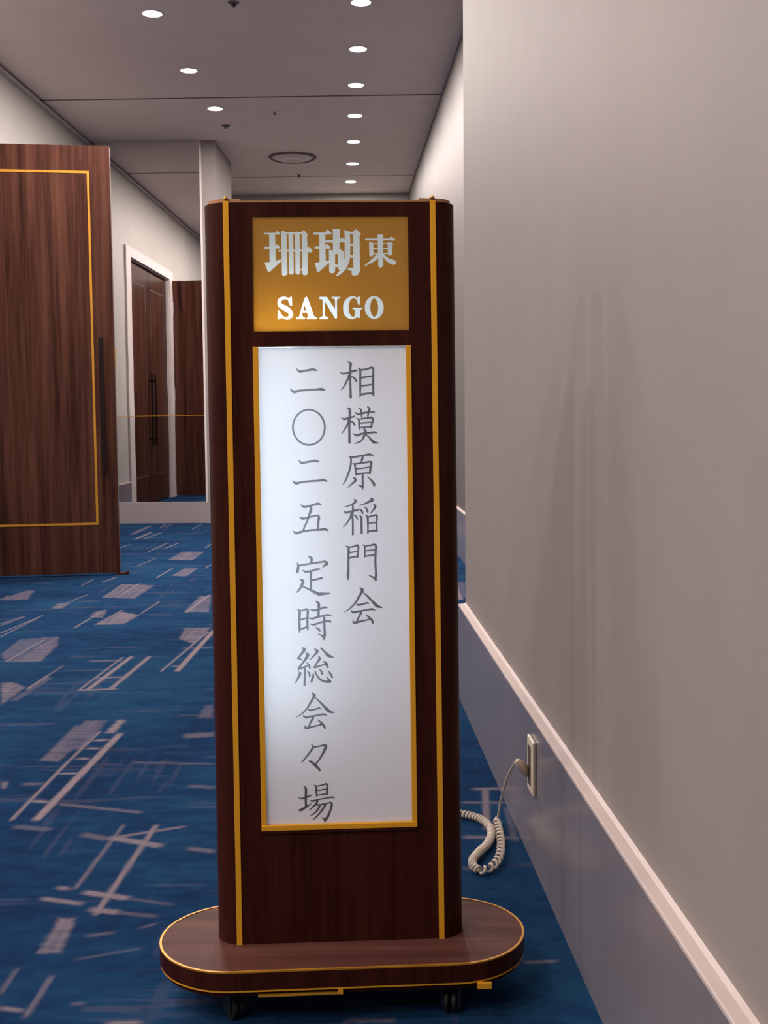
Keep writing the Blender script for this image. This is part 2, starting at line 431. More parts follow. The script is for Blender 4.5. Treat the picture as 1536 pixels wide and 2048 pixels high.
        for q in range(rng.randint(0, 3)):
            sy = cy+rng.uniform(-l/2, l/2)
            seg(cx-w*1.3, sy, cx+w*1.3, sy+rng.uniform(-.03, .03), 0.012, rng.uniform(0.3, 0.6))
    ny, nx = X.shape
    co = np.zeros((ny*nx, 3), np.float32)
    co[:, 0] = X.ravel(); co[:, 1] = Y.ravel()
    idx = np.arange(ny*nx).reshape(ny, nx)
    q = np.stack([idx[:-1, :-1], idx[:-1, 1:], idx[1:, 1:], idx[1:, :-1]], -1).reshape(-1, 4)
    me = bpy.data.meshes.new('floor')
    me.vertices.add(len(co)); me.vertices.foreach_set('co', co.ravel())
    me.loops.add(q.size); me.loops.foreach_set('vertex_index', q.ravel().astype(np.int32))
    me.polygons.add(len(q)); me.polygons.foreach_set('loop_start', np.arange(0, q.size, 4, dtype=np.int32))
    me.update(calc_edges=True)
    at = me.attributes.new('print', 'FLOAT_COLOR', 'POINT')
    col = np.ones((ny*nx, 4), np.float32)
    col[:, 0] = np.clip(A, 0, 1).ravel(); col[:, 1] = np.clip(G, 0, 1).ravel(); col[:, 2] = 0
    at.data.foreach_set('color', col.ravel())
    me.materials.append(CARPET)
    o = bpy.data.objects.new('floor', me)
    C.objects.link(o)
    S(o, 'blue carpet floor woven with pale brushed strokes', 'floor')
build_floor()

# ------------------------------------------------------------------ room shell
DO0, DO1, DH = 7.25, 9.24, 2.67      # doorway in the left wall
MW, MU = 10.745, 1.031               # mirror wall distance, mirror right end
w = MB().box(-.2, 0, 4.5, DO0, 0, CZ).box(-.2, 0, DO1, 13.36, 0, CZ).box(-.2, 0, DO0, DO1, DH, CZ)
w.box(-.26, -.2, DO0-.1, DO1+.1, 0, DH+.1)
S(inA(w.build('wall_left', WALLL)), 'pale left corridor wall with the double doorway', 'wall')
w = MB().box(0, MU, MW, 11.72, 0, CZ).box(MU, MU+.138, MW-.012, 11.72, 0, CZ)
S(inA(w.build('wall_stub', WALLP)), 'pale wall stub holding the mirror, ending in a narrow pier', 'wall')
S(inA(MB().box(-4.4, -4.2, -3.6, 7.05, 0, CZ).box(-4.2, -.2, 4.5, 4.7, 0, CZ).build('wall_foyer', WALLF)), 'unseen pale foyer walls, added left of the viewer to widen the room for more downlights', 'wall')
S(inA(MB().box(-.2, 4.2, 13.36, 13.5, 0, CZ).build('wall_back', WALLL)), 'pale end wall of the corridor behind the sign', 'wall')
S(inB(MB().box(.025, .47, -3.6, 4.0, 0, CZ).build('wall_right', WALL)), 'near right wall of pale vinyl beside the sign', 'wall')
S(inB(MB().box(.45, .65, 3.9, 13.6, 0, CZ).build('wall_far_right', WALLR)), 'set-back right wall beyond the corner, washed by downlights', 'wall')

# ceiling in three fields with open joints
def ceiling(name, w0, w1, lab, u0=-.2, u1=5.5):
    return S(inA(MB().box(u0, u1, w0, w1, CZ, CZ+.04).build(name, CEIL)), lab, 'ceiling')
ceiling('ceiling', -3.6, 9.322, 'near field of the mauve grey ceiling before the first joint', -4.4)
ceiling('ceiling.001', 9.358, 12.39, 'middle field of the ceiling around the round air vent')
ceiling('ceiling.002', 12.415, 13.6, 'far strip of the ceiling at the end wall')
S(inA(MB().box(-4.4, 5.5, -3.6, 13.6, CZ+.04, CZ+.06).box(-.1, 5.4, 9.322, 9.358, CZ+.004, CZ+.04).box(-.1, 5.4, 12.39, 12.415, CZ+.004, CZ+.04).build('ceiling_void', DARKGAP)), 'dark void seen through the ceiling joints', 'ceiling')
t = MB().box(0, .035, 4.5, MW, CZ-.035, CZ-.018)
S(inA(t.build('trim_1', TRIMW)), 'thin pale edge trim along the top of the left wall', 'trim')
t = MB().box(0, .012, 4.5, MW, CZ-.018, CZ-.001)
S(inA(t.build('trim_2', DARKGAP)), 'dark shadow gap between the left wall and the ceiling', 'trim')

# baseboards
def prof_base(x0, x1, y0, y1, h, side):
    # body with a bevelled ledge on top
    m = MB(); m.box(min(x0, x1), max(x0, x1), y0, y1, 0, h)
    return m
inB_base = inB(MB().box(0, .06, -3.6, 4.0, 0, .326).build('baseboard_right', BASEM))
S(inB_base, 'tall glossy grey baseboard along the near right wall', 'baseboard')
led = MB().add([(0.0, -3.6, .326), (0.0, 4.0, .326), (0.0, -3.6, .331), (0.0, 4.0, .331), (.002, -3.6, .333), (.002, 4.0, .333), (.018, -3.6, .334), (.018, 4.0, .334), (.0255, -3.6, .338), (.0255, 4.0, .338), (.06, -3.6, .338), (.06, 4.0, .338), (.06, -3.6, .326), (.06, 4.0, .326)],
     [(0, 1, 3, 2), (2, 3, 5, 4), (4, 5, 7, 6), (6, 7, 9, 8), (8, 9, 11, 10), (10, 11, 13, 12), (12, 13, 1, 0), (0, 2, 4, 6, 8, 10, 12), (1, 13, 11, 9, 7, 5, 3)])
led.build('ledge', LEDGE, inB_base)
b = S(inB(MB().box(.43, .455, 4.0, 13.35, 0, .326).build('baseboard_far_right', BASEM)), 'tall grey baseboard of the set-back right wall', 'baseboard')
MB().box(.43, .455, 4.0, 13.35, .326, .333).build('ledge', LEDGE, b)
b = S(inA(MB().box(0, .022, 4.5, 7.03, 0, .31).box(0, .022, 9.46, MW, 0, .31).build('baseboard_left', BASEM)), 'tall grey baseboard along the left wall', 'baseboard')
MB().box(0, .022, 4.5, 7.03, .31, .317).box(0, .022, 9.46, MW, .31, .317).build('ledge', LEDGE, b)
S(inA(MB().box(.022, MU+.0, MW-.03, MW, 0, .200, bv=.002).build('baseboard_mirror', BASEW)), 'pale plain baseboard under the wall mirror', 'baseboard')
S(inA(MB().box(MU, MU+.140, MW-.024, 11.722, 0, .195).build('baseboard_pier', BASEW)), 'pale baseboard around the foot of the pier', 'baseboard')

# mirror: upper and lower silvered panel, meeting at eye level
mr = empty('wall_mirror', (MA @ Vector((MU/2, MW-.02, .2))), ARZ)
tag(mr, 'floor to ceiling wall mirror reflecting the left doorway, split by one joint', 'mirror')
hw = MU/2 - .004
MB().box(-hw, hw, .008, .016, .804, CZ-.202).build('mirror_panel', MIRU, mr)
p = MB().box(-hw, hw, .008, .016, .0, .801).build('mirror_panel', MIRL, mr); p['label'] = 'lower mirror panel, slightly darker'
MB().box(-hw, hw, .0075, .0082, .8015, .8035).build('joint_strip', BRASSD, mr)
# casing of the mirror at the pier
S(inA(MB().box(MU-.006, MU+.012, MW-.018, MW-.01, .195, CZ).build('trim_3', TRIMW)), 'slim pale edge strip between mirror and pier', 'trim')

# doorway casing and closed leaves
t = MB().box(0, .022, DO0-.21, DO0, 0, DH+.1, bv=.003).box(0, .022, DO1, DO1+.21, 0, DH+.1, bv=.003).box(0, .022, DO0, DO1, DH, DH+.1)
t.box(-.06, 0, DO0, DO0+.012, 0, DH).box(-.06, 0, DO1-.012, DO1, 0, DH).box(-.06, 0, DO0, DO1, DH-.012, DH)
S(inA(t.build('trim_4', TRIMW)), 'white casing around the wooden doorway in the left wall', 'trim')
def closed_leaf(name, w0, w1, hw_, lab):
    d = empty(name, MA @ Vector((-.05, (w0+w1)/2, 0)), ARZ)
    S(d, lab, 'door')
    h = (w1-w0)/2
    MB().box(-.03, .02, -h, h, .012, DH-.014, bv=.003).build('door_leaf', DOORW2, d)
    e = h-.13
    for a in ((-e, e, 2.44, 2.452), (-e, e, .32, .332), (-e, -e+.012, .332, 2.44), (e-.012, e, .332, 2.44)):
        MB().box(.0195, .0206, *a).build('groove_line', DARKGAP, d)
    hn = MB().box(.055, .075, hw_-.012, hw_+.012, .66, 1.47, bv=.003)
    hn.box(.02, .055, hw_-.01, hw_+.01, .72, .745).box(.02, .055, hw_-.01, hw_+.01, 1.385, 1.41)
    hn.build('handle', BLACK, d)
    return d
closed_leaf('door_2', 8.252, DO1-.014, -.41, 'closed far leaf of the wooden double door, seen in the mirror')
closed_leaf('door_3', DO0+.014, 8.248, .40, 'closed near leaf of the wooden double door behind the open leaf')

# ------------------------------------------------------------------ the open leaf, foreground left
DA = math.atan2(0.14629, 0.98924)
d1 = empty('door_1', (-1.675, 7.222, 0), DA)     # origin at the foot of the free edge, -x runs to the hinges
S(d1, 'large open walnut door leaf with brass inlay line at the left edge', 'door')
LW = 1.06
MB().box(-LW, 0, 0, .048, .014, 2.663, bv=.002).build('door_leaf', DOORW, d1)
for a in ((-LW+.135, -.123, 2.494, 2.508), (-LW+.135, -.123, .322, .336)):
    MB().box(a[0], a[1], -.0022, .003, a[2], a[3]).build('inlay_strip', INLAY, d1)
for x in (-.137, -LW+.135):
    MB().box(x, x+.014, -.0022, .003, .336, 2.494).build('inlay_strip', INLAY, d1)
for s, y in ((-1, -.045), (1, .075)):
    h = MB().box(-.088, -.064, y, y+.018, .641, 1.492, bv=.003)
    yy = (y+.018, 0) if s < 0 else (.048, y)
    for z in (.70, 1.41):
        h.box(-.085, -.067, min(yy), max(yy), z, z+.02)
    h.build('handle', BLACK, d1)
MB().box(.0, .003, .006, .042, .03, 2.655).build('edge_trim', EDGEM, d1)
MB().box(.003, .006, .012, .036, 1.315, 1.425).build('latch_plate', BRASS, d1)
for z in (.25, 1.2, 2.25):
    MB().lathe([(.0, 0), (.011, .0), (.011, .15), (.0, .15)], 12, Matrix.Translation((-LW-.004, .052, z))).build('hinge', STEEL, d1, True)
ws = empty('door_stop', (-1.675, 7.222, 0), DA)
tag(ws, 'small dark wedge on the carpet at the foot of the open door', 'door stop')
MB().add([(-.03, .0, .0), (.055, .0, .0), (.055, .04, .0), (-.03, .04, .0), (-.03, .0, .014), (.03, .0, .014), (.055, .0, .028), (.055, .04, .028), (.03, .04, .014), (-.03, .04, .014)],
  [(3, 2, 1, 0), (0, 1, 6, 5, 4), (1, 2, 7, 6), (2, 3, 9, 8, 7), (3, 0, 4, 9), (4, 5, 8, 9), (5, 6, 7, 8)]).build('wedge', DOORW, ws)

# ------------------------------------------------------------------ ceiling fittings
def downlight_parts():
    r = empty('downlight', (0, 0, CZ))
    MB().lathe([(.060, -.001), (.061, -.004), (.068, -.005), (.072, -.003), (.073, .0), (.06, .0)], 32).build('trim_ring', VENTM, r, True)
    MB().lathe([(.0, -.0045), (.03, -.004), (.061, -.002), (.061, .001), (.0, .001)], 32).build('lamp_disc', LAMPM, r, True)
    return r
def lamp_light(x, y, power, soft=0.06):
    l = bpy.data.lights.new('downlight_beam', 'AREA')
    l.energy = LAMP_POWER * power
    l.color = LAMP_COL
    l.shape = 'DISK'
    l.size = 2*soft
    o = bpy.data.objects.new('downlight_beam', l)
    C.objects.link(o)
    o.location = (x, y, CZ-.02)
rowR = [(-.112, 7.22), (-.150, 8.12), (-.184, 8.99), (-.214, 9.89), (-.250, 10.82), (-.284, 11.75), (-.329, 12.64)]
rowL = [(-1.42, 7.385), (-1.392, 8.58), (-1.354, 9.63)]
ordn = ['nearest', 'second', 'third', 'fourth', 'fifth', 'sixth', 'farthest']
d0 = downlight_parts()
first = True
def place_lamp(x, y, label, group, power=1.0):
    global first
    if first:
        o = d0; first = False
    else:
        o = d0.copy(); C.objects.link(o)
        for ch in list(d0.children):
            c = ch.copy(); C.objects.link(c); c.parent = o
    o.location = (x, y, CZ)
    tag(o, label, 'downlight', group)
    lamp_light(x, y, power, 0.14 if y < 5 else 0.06)
for i, (x, y) in enumerate(rowR):
    place_lamp(x, y, 'round glowing downlight, %s in the long right-hand ceiling row' % ordn[i], 'downlights of the right ceiling row', 0.46)
for i, (x, y) in enumerate(rowL):
    place_lamp(x, y, 'round glowing downlight, %s in the short left-hand ceiling row' % ['nearest', 'middle', 'farthest'][i], 'downlights of the left ceiling row', (1.15, 1.0, .55)[i])
# the left row runs on over the viewer's side of the corridor, out of frame
for i, (x, y) in enumerate([(-1.45, 6.25), (-1.51, 4.2), (-1.54, 2.80), (-1.57, 1.65), (-1.60, .50), (-1.63, -.65), (-1.66, -1.8)]):
    place_lamp(x, y, 'round downlight of the left row on the viewer side, %s before the open door' % (ordn[i]), 'downlights beyond the top of the frame', (1.5, 0.28, 0.30, 0.44, 0.72, 0.80, 0.70)[i])
for x in (-3.5, -5.3):  # unseen lamps added to even out the light on the near right wall
    for k, y in enumerate((3.6, 2.0, .4, -1.2)):
        place_lamp(x, y, 'unseen round downlight added over the foyer, %s in its %s row' % (['farthest ahead', 'second from ahead', 'third from ahead', 'last behind the viewer'][k], 'inner' if x > -4 else 'outer'), 'added unseen downlights of the foyer', 0.60)

v = empty('air_vent', (-.861, 11.43, CZ))
tag(v, 'round white ceiling air vent with concentric rings above the sign', 'vent')
MB().lathe([(.202, 0), (.203, -.010), (.212, -.020), (.230, -.010), (.234, 0)], 48).build('outer_ring', DARKFIT, v, True)  # dark colour stands in for the shadow around the vent
MB().lathe([(.0, -.012), (.08, -.012), (.17, -.020), (.200, -.006), (.200, 0), (.0, 0)], 48).build('inner_disc', VENTM, v, True)
MB().lathe([(.09, -.013), (.095, -.02), (.12, -.026), (.122, -.015)], 48).build('inner_ring', VENTM, v, True)
for (x, y, r, lab, nm, cat) in ((-.888, 7.20, .035, 'dark sprinkler head at the top edge of the picture', 'sprinkler_head', 'sprinkler'),
        (-1.34, 10.18, .038, 'dark sprinkler head on the ceiling right of the wall mirror', 'sprinkler_head', 'sprinkler'),
        (-.877, 9.74, .018, 'tiny dark ceiling sensor between the two downlight rows', 'ceiling_sensor', 'sensor'),
        (-.859, 12.25, .036, 'small ceiling detector beyond the round air vent', 'ceiling_detector', 'detector')):
    o = empty(nm, (x, y, CZ)); tag(o, lab, cat)
    MB().lathe([(.0, -.006), (r*.95, -.005), (r, 0), (.0, 0)], 20).build('cover_plate', DARKFIT if nm == 'sprinkler_head' else VENTM, o, True)
    MB().lathe([(.0, -.03), (r*.4, -.028), (r*.45, -.018), (r*.3, -.012), (r*.35, -.005), (.0, -.005)], 16).build('nozzle', STEELD, o, True)

# ------------------------------------------------------------------ the light-box sign
INK=[[["s",[141,9942,17,194,9916,34,284,9938,34,385,9967,42,430,9970,17]],["s",[273,10122,17,320,10088,42,313,10010,39,305,9843,42,310,9675,39,311,9507,45]],["s",[289,9887,39,259,9810,36,213,9721,31,150,9637,14]],["s",[322,9870,17,378,9842,34,413,9785,36]],["s",[442,10012,11,481,9980,36,481,9841,36,479,9673,36,473,9511,20]],["s",[481,9978,34,582,9990,31,683,10020,36]],["s",[683,10015,34,708,9989,34,703,9838,37,703,9670,34,704,9536,34]],["s",[490,9843,34,692,9872,28]],["s",[493,9703,31,690,9726,28]],["s",[480,9550,39,604,9568,34,705,9569,39]]],[["s",[148,9158,17,193,9135,36,272,9153,34,373,9180,28]],["s",[241,9327,14,293,9293,45,281,9069,42,279,8901,42,279,8727,45]],["s",[271,9114,39,247,9036,31,201,8958,28,144,8883,14]],["s",[299,9097,20,349,9074,31,371,9029,31]],["s",[385,9247,17,435,9218,36,542,9237,34,633,9252,28,711,9251,34]],["s",[437,9328,14,481,9296,31,492,9234,28,496,9167,28]],["s",[595,9345,14,633,9311,39,616,9244,34,603,9177,25]],["s",[406,9151,11,448,9117,34,449,9033,34,451,8960,28]],["s",[451,9128,25,552,9144,28,665,9159,34]],["s",[665,9154,34,690,9125,37,672,9047,34,659,8980,31]],["s",[467,9061,28,652,9075,25]],["s",[454,8980,28,567,8992,25,657,8991,28]],["s",[346,8886,14,402,8854,42,509,8881,34,622,8893,31,706,8901,34,754,8892,20]],["s",[527,8959,20,557,8931,45,542,8864,42,513,8797,34,462,8741,28,371,8712,20]],["s",[565,8863,22,620,8812,28,692,8732,53,726,8723,39,788,8709,14]]],[["s",[267,8489,17,306,8471,34,419,8487,34,531,8507,31,622,8517,42,689,8502,20]],["s",[300,8474,34,299,8384,34,281,8283,34,245,8177,34,204,8082,28,153,8004,11]],["s",[503,8477,39,497,8443,42,473,8376,28]],["s",[332,8367,17,366,8344,37,373,8271,31,389,8169,34]],["s",[360,8358,28,501,8373,31,631,8394,34]],["s",[631,8391,34,653,8374,39,638,8301,39,623,8194,37]],["s",[387,8273,25,500,8283,25,618,8301,25]],["s",[389,8175,31,499,8193,28,623,8200,31]],["s",[498,8179,34,497,8078,37,498,7965,39]],["s",[494,7914,17,489,7954,42,456,7977,28,411,7995,11]],["s",[346,8119,28,376,8080,45,322,8024,34,230,7950,11]],["s",[582,8133,14,643,8075,34,688,8018,45,693,7982,39]]],[["s",[349,7741,28,371,7712,45,314,7662,31,184,7614,17]],["s",[158,7541,14,205,7518,37,290,7539,34,403,7559,34]],["s",[317,7657,31,321,7555,37,306,7471,39,315,7358,34,312,7138,34]],["s",[295,7505,34,266,7421,31,219,7343,28,151,7268,14]],["s",[334,7476,17,373,7447,31,398,7402,25]],["s",[637,7759,28,662,7730,51,596,7697,39,523,7665,25,438,7641,14]],["s",[426,7576,17,454,7564,31,481,7524,34,486,7499,28]],["s",[522,7614,17,555,7579,31,574,7528,34]],["s",[680,7656,17,708,7616,45,673,7555,28,627,7502,14]],["s",[441,7460,23,466,7423,37,466,7299,39,467,7158,39]],["s",[542,7464,17,573,7432,37,576,7297,31,574,7150,25]],["s",[576,7432,28,661,7459,28,723,7467,34]],["s",[723,7464,34,736,7441,34,729,7323,28,727,7187,34]],["s",[580,7328,25,715,7334,25]],["s",[572,7178,34,640,7194,28,730,7193,34]]],[["s",[190,6938,14,235,6901,39,230,6748,39,227,6578,39,219,6437,48,218,6358,28]],["s",[235,6915,28,314,6925,28,388,6949,37]],["s",[388,6943,34,407,6914,37,398,6841,31,390,6745,34]],["s",[239,6818,28,381,6841,25]],["s",[238,6725,34,311,6744,28,391,6751,31]],["s",[484,6955,17,517,6924,31,516,6828,28,515,6743,25]],["s",[517,6929,28,597,6939,28,681,6957,37]],["s",[522,6847,25,691,6864,23]],["s",[520,6754,28,690,6776,25]],["s",[681,6955,34,712,6926,40,702,6796,34,696,6626,37,703,6484,37,704,6399,45]],["s",[697,6315,17,692,6360,51,645,6389,28,583,6419,17]]],[["s",[427,6199,28,464,6165,56,437,6108,45,391,6030,40,333,5940,31,253,5857,25,147,5788,11]],["s",[477,6125,17,538,6067,31,622,5980,40,689,5905,54,728,5876,51,795,5854,23]],["s",[361,5929,17,389,5905,34,480,5923,28,542,5939,31,573,5927,17]],["s",[263,5817,14,302,5782,40,421,5800,31,535,5817,28,625,5829,34,676,5809,17]],["s",[438,5791,40,432,5762,40,391,5690,31,356,5616,31]],["s",[289,5635,14,316,5595,45,419,5618,34,560,5646,25,594,5657,28]],["s",[522,5732,14,578,5680,40,622,5634,40,639,5588,34]]],[["s",[-613,10009,17,-558,9964,47,-446,9979,36,-329,9995,45,-268,9980,28]],["s",[-728,9665,11,-665,9614,50,-564,9632,39,-424,9644,36,-284,9651,36,-189,9655,48,-131,9635,20]]],[["e",[-418,9000,291,319,258,287]]],[["s",[-598,8428,17,-546,8388,45,-445,8404,34,-316,8421,45,-251,8404,22]],["s",[-713,8088,11,-658,8039,48,-563,8057,36,-422,8072,34,-282,8078,36,-181,8088,45,-119,8065,20]]],[["s",[-578,7668,17,-525,7627,42,-413,7648,34,-289,7677,45,-235,7665,28]],["s",[-413,7625,45,-405,7580,48,-438,7485,39,-473,7384,34,-520,7284,31,-543,7222,34]],["s",[-601,7454,17,-551,7425,45,-461,7446,34,-314,7477,28,-286,7477,34]],["s",[-292,7477,34,-270,7443,45,-283,7353,42,-290,7235,39]],["s",[-720,7211,14,-662,7176,48,-549,7205,36,-408,7223,34,-268,7226,37,-183,7236,48,-116,7215,28]]],[["s",[-463,6766,20,-410,6731,45,-417,6652,42]],["s",[-658,6657,17,-642,6617,39,-646,6561,45,-658,6504,51]],["s",[-634,6614,34,-516,6631,34,-403,6646,31,-262,6666,31,-189,6676,34]],["s",[-189,6682,28,-144,6641,56,-190,6603,34,-224,6567,11]],["s",[-557,6525,22,-507,6501,37,-405,6516,34,-320,6543,37,-270,6542,25]],["s",[-422,6500,39,-427,6359,39,-427,6189,39]],["s",[-402,6358,34,-334,6368,31,-238,6389,37]],["s",[-610,6373,20,-565,6339,53,-589,6260,42,-636,6187,34,-690,6135,11]],["s",[-573,6248,25,-483,6207,34,-394,6160,45,-299,6113,56,-243,6112,51,-108,6117,25]]],[["s",[-666,5853,17,-632,5812,45,-638,5665,45,-637,5524,42,-636,5450,25]],["s",[-627,5821,28,-559,5839,28,-514,5852,34]],["s",[-514,5850,28,-489,5826,42,-499,5691,39,-499,5577,39,-494,5492,28]],["s",[-624,5665,28,-516,5697,28]],["s",[-621,5503,31,-519,5538,34]],["s",[-441,5845,17,-390,5827,34,-300,5842,34,-203,5877,34,-159,5868,28]],["s",[-348,5988,17,-298,5942,48,-303,5828,42,-305,5721,42]],["s",[-471,5696,25,-409,5686,34,-302,5715,34,-234,5728,31,-149,5743,34,-90,5730,23]],["s",[-448,5590,17,-389,5578,34,-292,5607,31,-196,5630,34,-134,5635,37,-98,5623,34]],["s",[-217,5730,28,-207,5685,42,-206,5543,39,-202,5429,42,-206,5372,45]],["s",[-221,5310,17,-218,5356,51,-257,5385,31,-312,5415,14]],["s",[-361,5532,14,-311,5500,39,-283,5465,28]]],[["s",[-593,5175,28,-559,5146,56,-611,5073,42,-663,5006,42]],["s",[-675,4995,28,-641,4989,31,-596,4960,17]],["s",[-521,5077,34,-502,5048,56,-557,4959,39,-620,4881,37,-661,4819,45]],["s",[-666,4808,34,-615,4824,31,-559,4845,28,-502,4872,28]],["s",[-518,4912,17,-485,4872,39,-469,4820,28]],["s",[-559,4834,34,-558,4709,37,-567,4527,42]],["s",[-634,4744,34,-646,4711,48,-681,4643,34,-727,4565,14]],["s",[-667,4796,11,-662,4745,11]],["s",[-520,4776,11,-482,4730,34,-474,4672,28]],["s",[-379,5148,23,-337,5113,48,-386,5046,34,-466,4968,14]],["s",[-266,5162,34,-210,5104,34,-144,5035,56,-65,5004,23]],["s",[-313,5016,23,-297,4981,48,-343,4914,31,-384,4841,34]],["s",[-407,4836,28,-362,4835,34,-276,4861,28,-214,4883,28]],["s",[-230,4940,17,-186,4893,51,-158,4830,34]],["s",[-408,4728,20,-421,4660,45,-448,4581,34]],["s",[-380,4761,23,-347,4687,31,-292,4617,37,-208,4578,42,-129,4576,45]],["s",[-112,4579,28,-150,4619,34,-178,4666,14]],["s",[-306,4799,14,-272,4759,37,-256,4713,37]],["s",[-154,4767,14,-115,4715,40,-85,4652,34]]],[["s",[-437,4379,28,-401,4344,56,-427,4287,45,-473,4209,40,-531,4119,31,-612,4035,25,-717,3967,11]],["s",[-387,4304,17,-326,4245,31,-243,4157,40,-176,4082,54,-137,4052,51,-69,4031,23]],["s",[-503,4107,17,-476,4083,34,-385,4101,28,-322,4117,31,-292,4104,17]],["s",[-601,3995,14,-562,3960,40,-443,3977,31,-330,3994,28,-240,4006,34,-189,3985,17]],["s",[-427,3968,40,-433,3940,40,-474,3867,31,-509,3793,31]],["s",[-576,3812,14,-549,3771,45,-446,3795,34,-305,3822,25,-271,3833,28]],["s",[-343,3909,14,-287,3856,40,-243,3809,40,-226,3763,34]]],[["s",[-463,3480,14,-441,3428,40,-499,3338,34,-563,3259,31,-632,3178,23]],["s",[-441,3428,34,-339,3445,25,-237,3462,40]],["s",[-237,3462,34,-215,3433,51,-273,3309,40,-343,3202,28,-401,3129,31]],["s",[-502,3195,34,-446,3153,40,-390,3100,45,-346,3053,42,-324,3018,28]]],[["s",[-611,2747,17,-575,2703,42,-580,2554,40,-580,2399,37]],["s",[-702,2549,14,-660,2534,28,-580,2551,31,-489,2586,28]],["s",[-708,2340,17,-669,2330,45,-583,2382,40,-526,2415,23,-486,2443,11]],["s",[-430,2768,14,-396,2738,34,-397,2664,31,-387,2577,31]],["s",[-402,2744,25,-311,2759,23,-220,2782,34]],["s",[-220,2779,28,-197,2756,34,-207,2676,40,-209,2595,37]],["s",[-386,2669,23,-221,2690,22]],["s",[-387,2583,23,-223,2607,23]],["s",[-502,2498,14,-463,2485,31,-343,2513,25,-229,2530,23,-121,2544,31,-82,2532,17]],["s",[-377,2497,31,-395,2440,42,-459,2379,25,-522,2323,14]],["s",[-384,2411,28,-288,2423,26,-174,2448,26,-146,2450,31]],["s",[-151,2450,28,-126,2415,37,-165,2284,40,-206,2199,45,-241,2149,45]],["s",[-250,2114,23,-258,2155,40,-292,2179,17,-314,2197,9]],["s",[-334,2404,31,-357,2359,34,-415,2286,28,-495,2228,17]],["s",[-243,2424,34,-260,2373,34,-336,2278,28,-405,2199,26,-468,2149,11]]]]
